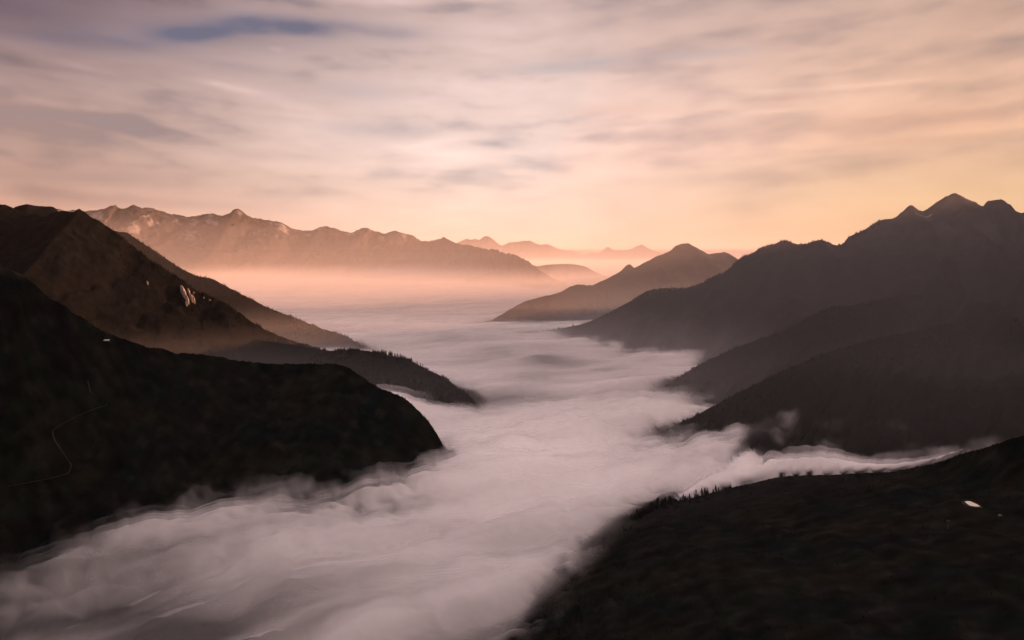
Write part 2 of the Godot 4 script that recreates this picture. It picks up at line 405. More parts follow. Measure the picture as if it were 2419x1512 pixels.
	ridge("hill", "dark near spur on the right whose tip ends at the bright cloud", [[1480, 1075, 2640], [1540, 1036, 2680], [1594, 1004, 2720], [1649, 979, 2780], [1717, 941, 2840], [1780, 910, 2880], [1838, 881, 2920], [1950, 834, 3150], [2100, 794, 3500], [2250, 764, 3800], [2418, 740, 4000], [2600, 716, 4150], [2850, 690, 4300]],
		{"mat": forest, "tint": tint_forest, "key": "spur_b", "fall": 0.26, "bend": 0.5, "reach": 1900.0, "reach_b": 800.0, "jag": 3.0, "jag_len": 60.0, "gully": 30.0, "gully_len": 220.0, "rough": 8.0, "nu": 420, "nf": 80, "nb": 16, "facing": -24.0, "seed": 8})

	ridge("mountain", "small dark knob of a mountain at the left edge behind the cliff mountain", [[-260, 500, 5300], [-60, 500, 5300], [20, 496, 5300], [36, 488, 5300], [60, 482, 5300], [80, 486, 5300], [120, 488, 5300], [132, 493, 5300], [145, 506, 5300], [200, 545, 5300], [320, 620, 5300]],
		{"mat": rock, "tint": tint_forest, "fall": 0.5, "reach": 1000.0, "reach_b": 900.0, "jag": 3.0, "jag_len": 90.0, "gully": 30.0, "gully_len": 240.0, "rough": 8.0, "nu": 160, "nf": 30, "nb": 8, "seed": 9})
	ridge("mountain", "hazy brown slope with a tree-fringed edge behind the dark cliff mountain", [[100, 500, 7000], [200, 522, 6800], [250, 540, 6600], [282, 548, 6500], [300, 550, 6450], [330, 570, 6350], [370, 596, 6250], [420, 630, 6100], [460, 650, 5980], [480, 655, 5920], [500, 658, 5880], [530, 674, 5800], [580, 700, 5650], [640, 730, 5480], [700, 752, 5320], [760, 776, 5150], [810, 791, 5050], [850, 815, 4950], [880, 832, 4880], [930, 862, 4780], [1000, 910, 4650]],
		{"mat": forest, "tint": tint_forest, "key": "slope", "fall": 0.6, "reach": 1300.0, "reach_b": 1000.0, "jag": 4.0, "jag_len": 70.0, "gully": 36.0, "gully_len": 260.0, "rough": 9.0, "nu": 460, "nf": 60, "nb": 16, "seed": 10})
	ridge("mountain", "dark left mountain with pale cliffs catching the low sun", [[-420, 520, 4700], [-200, 500, 4650], [-60, 492, 4600], [0, 483, 4550], [16, 484, 4550], [34, 494, 4530], [60, 506, 4500], [90, 508, 4480], [106, 510, 4470], [124, 502, 4460], [142, 497, 4450], [166, 498, 4440], [176, 497, 4440], [187, 492, 4430], [200, 501, 4420], [216, 513, 4400], [240, 526, 4390], [262, 541, 4380], [292, 561, 4350], [320, 589, 4330], [350, 610, 4300], [376, 626, 4280], [420, 656, 4250], [460, 681, 4220], [500, 701, 4190], [540, 719, 4160], [570, 742, 4140], [600, 764, 4120], [660, 794, 4080], [720, 814, 4040], [780, 834, 4000], [850, 872, 3950], [940, 930, 3900], [1040, 1000, 3850]],
		{"mat": forest, "tint": tint_forest, "key": "cliff", "fall": 0.62, "reach": 1500.0, "reach_b": 1000.0, "jag": 8.0, "jag_len": 80.0, "gully": 30.0, "gully_len": 420.0, "rough": 14.0, "nu": 600, "nf": 110, "nb": 16, "seed": 11})
	ridge("hill", "wooded spur with conifers along its crest dropping into the cloud", [[600, 800, 3980], [700, 816, 3820], [780, 829, 3650], [820, 826, 3580], [870, 829, 3500], [920, 840, 3420], [960, 848, 3370], [1000, 868, 3310], [1050, 893, 3220], [1090, 922, 3150], [1116, 946, 3090], [1132, 968, 3050], [1160, 1010, 3000], [1200, 1075, 2950]],
		{"mat": forest, "tint": tint_forest, "key": "spur_l", "fall": 0.55, "reach": 800.0, "reach_b": 700.0, "jag": 2.0, "jag_len": 50.0, "gully": 16.0, "gully_len": 170.0, "rough": 6.0, "nu": 320, "nf": 60, "nb": 16, "seed": 12})
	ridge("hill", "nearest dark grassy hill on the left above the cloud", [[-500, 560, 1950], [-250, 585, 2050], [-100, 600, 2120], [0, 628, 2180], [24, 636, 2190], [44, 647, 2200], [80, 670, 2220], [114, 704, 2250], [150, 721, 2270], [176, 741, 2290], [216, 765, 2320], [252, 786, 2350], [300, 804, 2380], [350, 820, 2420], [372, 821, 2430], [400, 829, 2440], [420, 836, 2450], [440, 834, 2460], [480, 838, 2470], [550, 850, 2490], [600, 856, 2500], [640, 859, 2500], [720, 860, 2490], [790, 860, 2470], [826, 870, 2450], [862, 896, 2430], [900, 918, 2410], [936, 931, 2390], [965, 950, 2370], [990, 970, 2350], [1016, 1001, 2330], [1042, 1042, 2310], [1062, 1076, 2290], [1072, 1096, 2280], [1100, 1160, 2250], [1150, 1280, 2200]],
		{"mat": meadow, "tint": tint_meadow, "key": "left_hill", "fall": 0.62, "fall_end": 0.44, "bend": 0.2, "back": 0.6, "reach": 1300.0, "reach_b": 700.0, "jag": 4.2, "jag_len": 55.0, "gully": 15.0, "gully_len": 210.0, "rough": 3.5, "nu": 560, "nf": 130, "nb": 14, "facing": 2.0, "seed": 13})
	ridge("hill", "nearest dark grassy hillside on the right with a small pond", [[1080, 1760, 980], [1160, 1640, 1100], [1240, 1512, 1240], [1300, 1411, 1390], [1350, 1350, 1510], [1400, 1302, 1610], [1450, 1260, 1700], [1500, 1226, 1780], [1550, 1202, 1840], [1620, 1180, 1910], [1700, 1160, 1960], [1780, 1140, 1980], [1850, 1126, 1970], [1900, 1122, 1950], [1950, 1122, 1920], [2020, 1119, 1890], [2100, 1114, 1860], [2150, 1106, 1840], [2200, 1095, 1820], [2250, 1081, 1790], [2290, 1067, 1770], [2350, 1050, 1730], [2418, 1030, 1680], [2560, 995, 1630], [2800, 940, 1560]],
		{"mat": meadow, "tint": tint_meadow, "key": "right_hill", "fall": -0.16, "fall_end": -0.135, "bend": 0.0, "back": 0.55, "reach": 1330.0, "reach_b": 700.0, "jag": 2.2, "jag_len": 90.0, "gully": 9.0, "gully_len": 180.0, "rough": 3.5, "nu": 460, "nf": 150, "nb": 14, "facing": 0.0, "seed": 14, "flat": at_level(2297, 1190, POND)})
	fill_map()

func fill_map() -> void:
	# close single empty cells between sampled ones
	var src := ground_map.duplicate()
	for i in range(1, NA - 1):
		for j in range(1, ND - 1):
			var k := i * ND + j
			if src[k] <= VALLEY + 1.0:
				ground_map[k] = maxf(maxf(src[k - 1], src[k + 1]), maxf(src[k - ND], src[k + ND]))
	src = ground_map.duplicate()
	for i in range(1, NA - 1):
		for j in range(1, ND - 1):
			var k := i * ND + j
			ground_map[k] = maxf(src[k], maxf(maxf(src[k - 1], src[k + 1]), maxf(src[k - ND], src[k + ND])))
	for pass_ in 2:
		src = ground_map.duplicate()
		for i in range(1, NA - 1):
			for j in range(1, ND - 1):
				var k := i * ND + j
				ground_map[k] = (src[k] * 2.0 + src[k - 1] + src[k + 1] + src[k - ND] + src[k + ND]) / 6.0

# ------------------------------------------------------------------ the sea of cloud
func cloud_top(x: float, z: float) -> float:
	var d := Vector2(x, z).length()
	var far := smooth(3000.0, 9000.0, d)
	# long folds drawn out along the flow, which comes down from the saddle on the right
	var u := -x * 0.85 + z * 0.53
	var v := x * 0.53 + z * 0.85
	var w := noise_c.get_noise_2d(u * 0.03, v * 0.05)
	var h := 44.0 * (1.0 - 0.75 * far) * (0.45 + 0.55 * smooth(1300.0, 2600.0, d)) * noise_c.get_noise_2d(u * 0.030 + 200.0, v * 0.10 + w * 6.0)
	h += 17.0 * (1.0 - far * 0.8) * noise_c.get_noise_2d(u * 0.06 + w * 12.0, v * 0.24 - 400.0)
	h += 5.0 * (1.0 - far) * noise_d.get_noise_2d(u * 0.22 + w * 30.0, v * 1.1 + 100.0)
	# rounded billows with creases between them
	h += 26.0 * (1.0 - smooth(2600.0, 4200.0, d)) * (absf(noise_d.get_noise_2d(x * 0.42 + w * 40.0, z * 0.42 + 900.0)) - 0.2) + 6.0 * (1.0 - smooth(2200.0, 3200.0, d)) * (absf(noise_d.get_noise_2d(x * 1.1, z * 1.1 + 50.0)) - 0.2)
	var y := CLOUD_LEVEL + h
	# it pours over the saddle on the right
	y += 8.0 * smooth(350.0, 900.0, x) * (1.0 - smooth(2300.0, 3000.0, -z)) * smooth(1500.0, 1800.0, -z)
	# a puff caught behind the left hill
	y += 48.0 * exp(-pow((x + 400.0) / 130.0, 2.0) - pow((-z - 2960.0) / 150.0, 2.0))
	# and sinks a little towards the near left
	y -= 85.0 * (1.0 - smooth(1150.0, 1950.0, -z)) * smooth(-150.0, -800.0, x)
	return y

func build_cloud() -> void:
	var m := StandardMaterial3D.new()
	m.resource_name = "cloud"
	m.albedo_color = Color(0.985, 0.98, 0.98)
	m.roughness = 1.0
	m.specular_mode = BaseMaterial3D.SPECULAR_DISABLED
	m.metallic_specular = 0.0
	m.vertex_color_use_as_albedo = true
	m.transparency = BaseMaterial3D.TRANSPARENCY_ALPHA
	m.cull_mode = BaseMaterial3D.CULL_DISABLED
	var o := Node3D.new()
	o.name = "cloud_sea"
	add_child(o)
	tag(o, "sea of pale pink cloud filling the valley between the dark mountains", "cloud", "", "stuff")
	# the closed body of the cloud, and thinner sheets of drifting vapour over it
	for layer in 6:
		var p := PackedVector3Array(); p.resize(NA * ND)
		var c := PackedColorArray(); c.resize(NA * ND)
		for i in NA:
			var deg := lerpf(AZ0, AZ1, i / (NA - 1.0))
			var az := deg_to_rad(deg)
			for j in ND:
				var d := D0 * pow(D1 / D0, j / (ND - 1.0))
				var x := sin(az) * d
				var z := -cos(az) * d
				var y := cloud_top(x, z)
				var u := -x * 0.85 + z * 0.53
				var v := x * 0.53 + z * 0.85
				var n := noise_a.get_noise_2d(x * 0.5, z * 0.5) + 0.5 * noise_b.get_noise_2d(x * 0.4 + 70.0, z * 0.4)
				var cover := cloud_cover(x, z)
				var ground := ground_map[i * ND + j]
				var t := y - ground
				# draped over the saddle on the right
				var spill := smooth(9.5, 13.0, deg) * (1.0 - 0.75 * smooth(17.0, 26.0, deg)) * (1.0 - smooth(26.0, 27.8, deg)) * smooth(-6.0, 45.0, d - spill_line(deg)) * (1.0 - smooth(140.0, 330.0, d - spill_line(deg)))
				var draped := false
				if spill > 0.0:
					var over := ground + (36.0 + 10.0 * n) * spill
					if over > y:
						y = over
						draped = true
						cover = 1.0
						t = (y - ground) * 6.0
				# rounded puffs where it laps at the slopes
				var puff := 0.55 - absf(noise_d.get_noise_2d(x * 1.1 + 500.0, z * 1.1)) * 1.3 - absf(noise_d.get_noise_2d(x * 1.9, z * 1.9 + 200.0)) * 0.7
				var shore := exp(-pow(t / 70.0, 2.0)) * (1.0 - smooth(3500.0, 6000.0, d))
				y += puff * 9.0 * shore
				var real := t
				var ragged := (1.0 - smooth(1900.0, 2500.0, d)) * smooth(100.0, -300.0, x)
				t += (n * (24.0 + 6.0 * ragged) + puff * (48.0 + 22.0 * ragged)) * (1.0 - minf(1.0, spill * 1.6))
				var a := 0.0
				if layer > 0:
					var w := noise_c.get_noise_2d(u * 0.05 + 90.0 * layer, v * 0.08)
					var m2 := noise_c.get_noise_2d(u * 0.07 + 300.0 * layer, v * 0.17 + w * 12.0)
					var lift := (layer * 5.5 + m2 * 3.0) * (spill if draped else 1.0)
					y += lift
					t += lift
					real += lift
					a = smooth(3.0, 42.0, real) * (1.0 - exp(-maxf(t, 0.0) / 42.0)) * clampf(0.22 + m2 * 0.9, 0.0, 0.55) * (1.0 - 0.15 * layer) * cover * sqrt(cover)
				else:
					a = smooth(3.0, 20.0 if draped else 42.0 + 40.0 * ragged, real) * (1.0 - exp(-maxf(t, 0.0) / (40.0 + 25.0 * ragged))) * cover
				p[i * ND + j] = Vector3(x, y, z)
				c[i * ND + j] = Color(1, 1, 1, a)
		put("cloud_body" if layer == 0 else "vapour", grid_mesh(NA, ND, p, c, m), o)

# cloud opacity: thin cloud plus painted shade, in the hollows and near left
func cloud_cover(x: float, z: float) -> float:
	var n := noise_c.get_noise_2d(x * 0.07 + 30.0, z * 0.07)
	var m := noise_c.get_noise_2d((z * 0.53 - x * 0.85) * 0.04, (z * 0.85 + x * 0.53) * 0.22 + 700.0)
	var f := noise_a.get_noise_2d((z * 0.53 - x * 0.85) * 0.12, (z * 0.85 + x * 0.53) * 1.1 + 300.0)
	var b := 1.0
	b -= 0.52 * exp(-pow((x - 110.0) / 460.0, 2.0) - pow((-z - 4100.0) / 800.0, 2.0)) * (0.9 + 1.0 * n)
	b -= 0.50 * exp(-pow((x - 30.0) / 300.0, 2.0) - pow((-z - 3180.0) / 260.0, 2.0)) * (0.9 + 1.0 * n)
	b -= 0.22 * exp(-pow((x + 350.0) / 500.0, 2.0) - pow((-z - 5300.0) / 600.0, 2.0)) * (0.85 + 1.2 * n)
	# towards the viewer the blanket breaks up, thinned further as painted lens falloff
	var near := 1.0 - smooth(850.0, 2250.0, -z + x * 0.35)
	b -= near * (0.72 + 0.22 * smooth(200.0, -700.0, x) + 0.45 * n + 0.28 * m + 0.14 * f)
	# strands drawn along the flow
	b -= maxf(0.0, 0.14 * m + 0.20 * f) * (1.0 - smooth(3500.0, 6000.0, -z))
	return clampf(b, 0.10, 1.0)

# the nearest crest on the right, over which the cloud spills: its distance at an azimuth in degrees
func spill_line(az: float) -> float:
	var t := [[9.0, 1860.0], [13.2, 1960.0], [15.2, 1980.0], [17.0, 1970.0], [19.5, 1920.0], [23.0, 1860.0], [25.3, 1820.0], [27.3, 1770.0], [30.0, 1680.0]]
	for k in t.size() - 1:
		if az < t[k + 1][0]: return lerpf(t[k][1], t[k + 1][1], (az - t[k][0]) / (t[k + 1][0] - t[k][0]))
	return 1680.0

# ------------------------------------------------------------------ trees
func project(q: Vector3) -> Vector2:
	var v := q.rotated(Vector3.RIGHT, pitch)
	return Vector2(1209.0 - v.x / v.z * F, 756.0 + v.y / v.z * F) if v.z < -1.0 else Vector2(-9999, -9999)

var seen_at := {}

# the point of a ridge's surface that shows nearest to that place of the picture
func on_ridge(key: String, px: float, py: float) -> Vector3:
	var r: Dictionary = ridges[key]
	var p: PackedVector3Array = r.p
	if not seen_at.has(key):
		var s := PackedVector2Array()
		s.resize(p.size())
		for i in p.size(): s[i] = project(p[i])
		seen_at[key] = s
	var sa: PackedVector2Array = seen_at[key]
	var nv: int = r.nv
	var want := Vector2(px, py)
	var best := -1
	var least := 1e18
	for i in int(r.nu):
		var head := sa[i * nv + int(r.nb)]
		if absf(head.x - px) > 420.0 and sa[i * nv + nv - 1].x - px > 420.0: continue
		for j in range(int(r.nb), nv):
			var e := sa[i * nv + j].distance_squared_to(want)
			if e < least:
				least = e
				best = i * nv + j
	var bi := best / nv
	var bj := best % nv
	var q := p[best]
	# move within the neighbouring faces towards the wanted place
	for step in 2:
		var a := p[clampi(bi + 1, 0, int(r.nu) - 1) * nv + bj] - p[clampi(bi - 1, 0, int(r.nu) - 1) * nv + bj]
		var b := p[bi * nv + mini(bj + 1, nv - 1)] - p[bi * nv + maxi(bj - 1, 0)]
		var s0 := project(q)
		var da := project(q + a * 0.1) - s0
		var db := project(q + b * 0.1) - s0
		var det := da.cross(db)
		if absf(det) < 1e-6: break
		var w := want - s0
		q += a * 0.1 * clampf(w.cross(db) / det, -5.0, 5.0) + b * 0.1 * clampf(da.cross(w) / det, -5.0, 5.0)
	return q

func crest(key: String, px: float) -> Vector3:
	var r: Dictionary = ridges[key]
	var p: PackedVector3Array = r.p
	for i in int(r.nu) - 1:
		var a := p[i * int(r.nv) + int(r.nb)]
		var b := p[(i + 1) * int(r.nv) + int(r.nb)]
		var sa := project(a).x
		var sb := project(b).x
		if sa <= px and sb > px: return a.lerp(b, (px - sa) / (sb - sa))
	return p[int(r.nb)]

# a conifer one metre tall: whorls of drooping boughs round a tapering stem, ragged at the rim
func conifer_crown(seed_: int, wide: float, whorls: int, sides: int) -> ArrayMesh:
	var g := RandomNumberGenerator.new()
	g.seed = seed_
	var st := SurfaceTool.new()
	st.begin(Mesh.PRIMITIVE_TRIANGLES)
	for k in whorls:
		var t := float(k) / whorls
		var y := 0.12 + 0.88 * t
		var rad := wide * pow(1.0 - t, 0.85) * g.randf_range(0.8, 1.15) + 0.012
		var tip := minf(y + 0.88 / whorls * 1.9, 1.0)
		var turn := g.randf() * TAU
		var rim := []
		for i in sides:
			var a := turn + TAU * i / sides + g.randf_range(-0.15, 0.15)
			var rr := rad * (g.randf_range(0.75, 1.2) if i % 2 == 0 else g.randf_range(0.4, 0.65))
			rim.append(Vector3(cos(a) * rr, y - rr * 0.35, sin(a) * rr))
		for i in sides:
			var b: Vector3 = rim[i]
			var e: Vector3 = rim[(i + 1) % sides]
			st.add_vertex(Vector3(0, tip, 0)); st.add_vertex(e); st.add_vertex(b)
			st.add_vertex(Vector3(0, y - 0.01, 0)); st.add_vertex(b); st.add_vertex(e)
	st.generate_normals()
	st.set_material(mats.needles)
	return st.commit()

func make_conifer(seed_: int, wide: float) -> Node3D:
	var o := Node3D.new()
	var stem := CylinderMesh.new()
	stem.top_radius = 0.006; stem.bottom_radius = 0.02; stem.height = 0.9; stem.radial_segments = 6; stem.rings = 1
	stem.material = mats.bark
	var a := MeshInstance3D.new(); a.name = "trunk"; a.mesh = stem; a.position.y = 0.42
	var b := MeshInstance3D.new(); b.name = "crown"; b.mesh = conifer_crown(seed_, wide, 9, 10)
	o.add_child(a, true); o.add_child(b, true)
	return o

var conifers := []

func place_word(n: int) -> String:
	var ones := ["", "first", "second", "third", "fourth", "fifth", "sixth", "seventh", "eighth", "ninth", "tenth", "eleventh", "twelfth", "thirteenth", "fourteenth", "fifteenth", "sixteenth", "seventeenth", "eighteenth", "nineteenth"]
	if n < 20: return ones[n]
	var tens := {2: "twent", 3: "thirt", 4: "fort", 5: "fift"}
	return tens[n / 10] + "ieth" if n % 10 == 0 else tens[n / 10] + "y-" + ones[n % 10]

func plant(where: Vector3, high: float, label: String, group: String) -> void:
	var o: Node3D = conifers[rng.randi() % conifers.size()].duplicate()
	o.name = numbered("conifer")
	add_child(o, true)
	o.position = where - Vector3(0, 0.6, 0)
	o.rotation.y = rng.randf() * TAU
	o.rotation.x = rng.randf_range(-0.03, 0.03)
	o.scale = Vector3(high * rng.randf_range(0.85, 1.2), high, high * rng.randf_range(0.85, 1.2))
	tag(o, label, "tree", group)

func build_trees() -> void:
	var n := StandardMaterial3D.new()
	n.resource_name = "spruce_needles"; n.albedo_color = Color(0.018, 0.020, 0.016).linear_to_srgb(); n.roughness = 0.95; n.metallic_specular = 0.2
	mats.needles = n
	var b := StandardMaterial3D.new()
	b.resource_name = "bark"; b.albedo_color = Color(0.05, 0.04, 0.03).linear_to_srgb(); b.roughness = 1.0
	mats.bark = b
	for k in 5: conifers.append(make_conifer(100 + k, [0.17, 0.20, 0.24, 0.30, 0.22][k]))

	# along the crest of the wooded spur
	var count := 0
	for t in [[880, 9], [893, 14], [897, 11], [901, 20], [904, 18], [907, 21], [910, 17], [913, 19], [918, 17], [921, 22], [924, 21], [927, 22], [931, 15], [935, 16], [938, 17], [942, 14], [945, 19], [949, 15], [953, 16], [957, 14], [962, 11], [966, 10], [972, 18], [976, 10], [982, 12], [986, 11], [993, 13], [998, 14], [1003, 9], [1011, 11], [1016, 8], [1022, 8], [1030, 11], [1042, 8], [1056, 7], [1074, 7]]:
		count += 1
		plant(crest("spur_l", t[0]) + Vector3(0, 0, rng.randf_range(-6, 14)), t[1], ("tall" if t[1] > 15 else "short") + " dark conifer on the wooded spur crest, " + place_word(count) + " from the left", "conifers along the spur crest")
	# where the near right hillside goes under the cloud
	var edge := [[1410, 1318, 13], [1432, 1306, 14], [1456, 1290, 12], [1486, 1262, 15], [1496, 1268, 13], [1504, 1256, 17], [1519, 1248, 18], [1522, 1258, 17], [1532, 1246, 16], [1540, 1240, 17], [1546, 1244, 15], [1553, 1238, 21], [1557, 1240, 17], [1561, 1236, 19], [1570, 1226, 15], [1572, 1230, 17], [1579, 1224, 16], [1583, 1222, 14], [1588, 1216, 16], [1592, 1214, 15], [1596, 1216, 14], [1630, 1198, 13], [1634, 1200, 11], [1648, 1192, 10], [1660, 1191, 13], [1668, 1187, 12], [1673, 1185, 14], [1680, 1184, 13], [1684, 1184, 13], [1700, 1178, 9], [1710, 1177, 12], [1608, 1238, 9], [1616, 1240, 10], [1623, 1238, 9], [1490, 1300, 11], [1510, 1292, 12], [1526, 1284, 12], [1542, 1276, 11], [1560, 1278, 9], [1692, 1256, 9], [1360, 1372, 12], [1330, 1404, 11], [1300, 1440, 12], [1276, 1486, 10], [1690, 1262, 7], [1345, 1392, 9], [1385, 1345, 12], [1398, 1338, 10]]
	edge.sort_custom(func(a, b): return a[0] < b[0])
	count = 0
	for t in edge:
		count += 1
		plant(crest("right_hill", t[0] + (t[1] - 1250.0) * 0.2) + Vector3(rng.randf_range(-5, 5), 0.0, rng.randf_range(-12, 10)), t[2] * 1.15, "conifer at the cloud edge of the near right hillside, " + place_word(count) + " from the left", "conifers at the cloud edge of the right hillside")
	count = 0
	for t in [[905, 922, 5], [912, 925, 4], [940, 934, 6], [950, 941, 5], [957, 945, 7], [972, 957, 4], [1003, 985, 6], [1012, 997, 5], [1024, 1012, 4]]:
		count += 1
		plant(crest("left_hill", t[0]), t[2], "small bushy conifer on the right shoulder of the nearest left hill, " + place_word(count) + " from the left", "small conifers on the left hill shoulder")

	# far woods that read as one mass: fringes of the crests and the wooded flanks
	var small := conifer_crown(300, 0.24, 5, 7)
	wood("right", small, 520, 1250, 2080, 60.0, 9.0, 16.0, "fringe of tiny trees along the crest of the high right mountain")
	wood("left_hill", small, 3600, -60, 1075, 800.0, 1.6, 5.0, "dark scrub and dwarf trees scattered over the nearest left hill")
	wood("right_hill", small, 3600, 1300, 2500, 1250.0, 1.2, 4.0, "dark scrub and dwarf trees scattered over the nearest right hillside")
	wood("right_hill", small, 260, 1240, 1760, 70.0, 3.0, 8.0, "low scrub and young trees at the cloud edge of the right hillside")
	wood("slope", small, 900, 300, 900, 160.0, 10.0, 18.0, "tiny trees fringing the hazy brown slope on the left")
	wood("cliff", small, 900, 280, 800, 260.0, 7.0, 13.0, "tiny trees along the edge of the dark cliff mountain")
	wood("spur_l", small, 2600, 760, 1140, 330.0, 7.0, 15.0, "dense conifer wood covering the face of the wooded spur")
	wood("spur_b", small, 1500, 1560, 2400, 320.0, 6.0, 12.0, "scattered woods on the dark near spur on the right")
	wood("spur_a", small, 1500, 1500, 2400, 320.0, 7.0, 13.0, "scattered woods on the dim spur below the high right mountain")

func wood(key: String, mesh: Mesh, count: int, px0: float, px1: float, depth: float, h0: float, h1: float, label: String) -> void:
	var r: Dictionary = ridges[key]
	var p: PackedVector3Array = r.p
	var spots := []
	var tries := 0
	while spots.size() < count and tries < count * 30:
		tries += 1
		var i := rng.randi() % (int(r.nu) - 1)
		var c := p[i * int(r.nv) + int(r.nb)]
		var s := project(c).x
		if s < px0 or s > px1: continue
		var j: int = int(r.nb) + int(float(r.nf) * pow(rng.randf(), 1.8))
		if j >= int(r.nv) - 1: continue
		var q := p[i * int(r.nv) + j].lerp(p[(i + 1) * int(r.nv) + j + 1], rng.randf())
		if Vector2(q.x - c.x, q.z - c.z).length() > depth or q.y < -640.0: continue
		if noise_b.get_noise_2d(q.x * 0.5, q.z * 0.5) < -0.12: continue
		spots.append(q)
	var mm := MultiMesh.new()
	mm.transform_format = MultiMesh.TRANSFORM_3D
	mm.mesh = mesh
	mm.instance_count = spots.size()
	for k in spots.size():
		var h := rng.randf_range(h0, h1)
		mm.set_instance_transform(k, Transform3D(Basis(Vector3.UP, rng.randf() * TAU).scaled(Vector3(h, h, h)), spots[k] - Vector3(0, h * 0.1, 0)))
	var o := MultiMeshInstance3D.new()
	o.name = numbered("wood")
	o.multimesh = mm
	add_child(o, true)
	tag(o, label, "wood", "", "stuff")

# ------------------------------------------------------------------ rocks, pond, paths and small buildings
func plain(called: String, c: Color, rough := 0.9, metal := 0.0) -> StandardMaterial3D:
	var m := StandardMaterial3D.new()
	m.resource_name = called
	m.albedo_color = c.linear_to_srgb()
	m.roughness = rough
	m.metallic = metal
	return m

# a leaning fin of bare rock: ragged outline along the fall line, facets on both sides
func fin(parent: Node, called: String, from: Vector3, to: Vector3, out: float, thick: float, seed_: int, m: Material) -> void:
	var g := RandomNumberGenerator.new()
	g.seed = seed_
	var st := SurfaceTool.new()
	st.begin(Mesh.PRIMITIVE_TRIANGLES)
	st.set_smooth_group(-1)
	var along := (to - from)
	var side := along.cross(Vector3.UP).normalized()
	var up := side.cross(along).normalized()
	var rows := 9
	var rings := []
	for i in rows + 1:
		var t := float(i) / rows
		var c := from + along * t
		var high := out * (sin(PI * clampf(t * 0.92 + 0.06, 0, 1))) * g.randf_range(0.7, 1.2)
		var w := thick * (0.5 + sin(PI * t) * 0.6) * g.randf_range(0.8, 1.25)
		rings.append([c - side * w - up * out * 0.5, c - side * w * 0.75 + up * high * 0.55 + along * g.randf_range(-0.02, 0.02), c + up * high + side * g.randf_range(-0.2, 0.2) * w, c + side * w * 0.8 + up * high * 0.45 + along * g.randf_range(-0.02, 0.02), c + side * w * 1.2 - up * out * 0.5])
	for i in rows:
		for j in 4:
			var a: Vector3 = rings[i][j]; var b: Vector3 = rings[i][j + 1]; var c: Vector3 = rings[i + 1][j]; var d: Vector3 = rings[i + 1][j + 1]
			st.add_vertex(a); st.add_vertex(b); st.add_vertex(c)
			st.add_vertex(b); st.add_vertex(d); st.add_vertex(c)
	st.generate_normals()
	st.set_material(m)
	put(called, st.commit(), parent)

func box_at(parent: Node, called: String, centre: Vector3, size: Vector3, m: Material) -> MeshInstance3D:
	var b := BoxMesh.new()
	b.size = size
	b.material = m
	var o := put(called, b, parent)
	o.position = centre
	return o

func prism_at(parent: Node, called: String, centre: Vector3, size: Vector3, m: Material) -> void:
	var b := PrismMesh.new()
	b.size = size
	b.material = m
	var o := put(called, b, parent)
	o.position = centre

func thing(called: String, label: String, category: String, where: Vector3, turn := 0.0, group := "") -> Node3D:
	var o := Node3D.new()
	o.name = numbered(called)
	add_child(o, true)
	o.position = where
	o.rotation.y = turn
	tag(o, label, category, group)
	return o

func rod(parent: Node, called: String, a: Vector3, b: Vector3, r0: float, r1: float, m: Material) -> void:
	var c := CylinderMesh.new()
	c.bottom_radius = r0; c.top_radius = r1; c.height = a.distance_to(b); c.radial_segments = 8; c.rings = 1
	c.material = m
	var o := put(called, c, parent)
	var y := (b - a).normalized()
	var x := y.cross(Vector3.FORWARD if absf(y.z) < 0.9 else Vector3.RIGHT).normalized()
	o.transform = Transform3D(Basis(x, y, x.cross(y)), (a + b) * 0.5)

func lift_pylon(where: Vector3, turn: float, high: float, arm: float, label: String, group: String) -> void:
	var steel: Material = mats.steel
	var o := thing("lift_pylon", label, "pylon", where, turn, group)
	rod(o, "mast", Vector3(0, -1.5, 0), Vector3(0, high, 0), 0.65, 0.45, steel)
	rod(o, "crossarm", Vector3(-arm, high - 0.6, 0), Vector3(arm, high - 0.6, 0), 0.42, 0.42, steel)
	rod(o, "brace", Vector3(0, high - 4.0, 0), Vector3(-arm * 0.75, high - 0.8, 0), 0.22, 0.22, steel)
	rod(o, "brace", Vector3(0, high - 4.0, 0), Vector3(arm * 0.75, high - 0.8, 0), 0.22, 0.22, steel)
	for s in [-1, 1]:
		box_at(o, "sheave_battery", Vector3(s * arm, high - 1.1, 0), Vector3(0.6, 0.7, 4.5), steel)

func path(key: String, label: String, way: Array, wide: float, lift: float, m: Material) -> void:
	var line := PackedVector3Array()
	for i in way.size() - 1:
		for k in 8:
			var t := k / 8.0
			line.append(on_ridge(key, lerpf(way[i][0], way[i + 1][0], t), lerpf(way[i][1], way[i + 1][1], t)))
	for pass_ in 3:
		var src := line.duplicate()
		for i in range(1, line.size() - 1): line[i] = (src[i - 1] + src[i] * 2.0 + src[i + 1]) / 4.0
	var p := PackedVector3Array(); var c := PackedColorArray()
	for i in line.size():
		var tan := (line[mini(i + 1, line.size() - 1)] - line[maxi(i - 1, 0)])
		var side := Vector3(-tan.z, 0, tan.x).normalized() * wide * (0.5 + 0.15 * noise_b.get_noise_1d(i * 20.0))
		p.append(line[i] - side + Vector3(0, lift, 0)); p.append(line[i] + side + Vector3(0, lift, 0))
		c.append(Color(1, 1, 1)); c.append(Color(1, 1, 1))
	tag(put("path", grid_mesh(line.size(), 2, p, c, m)), label, "", "", "structure")

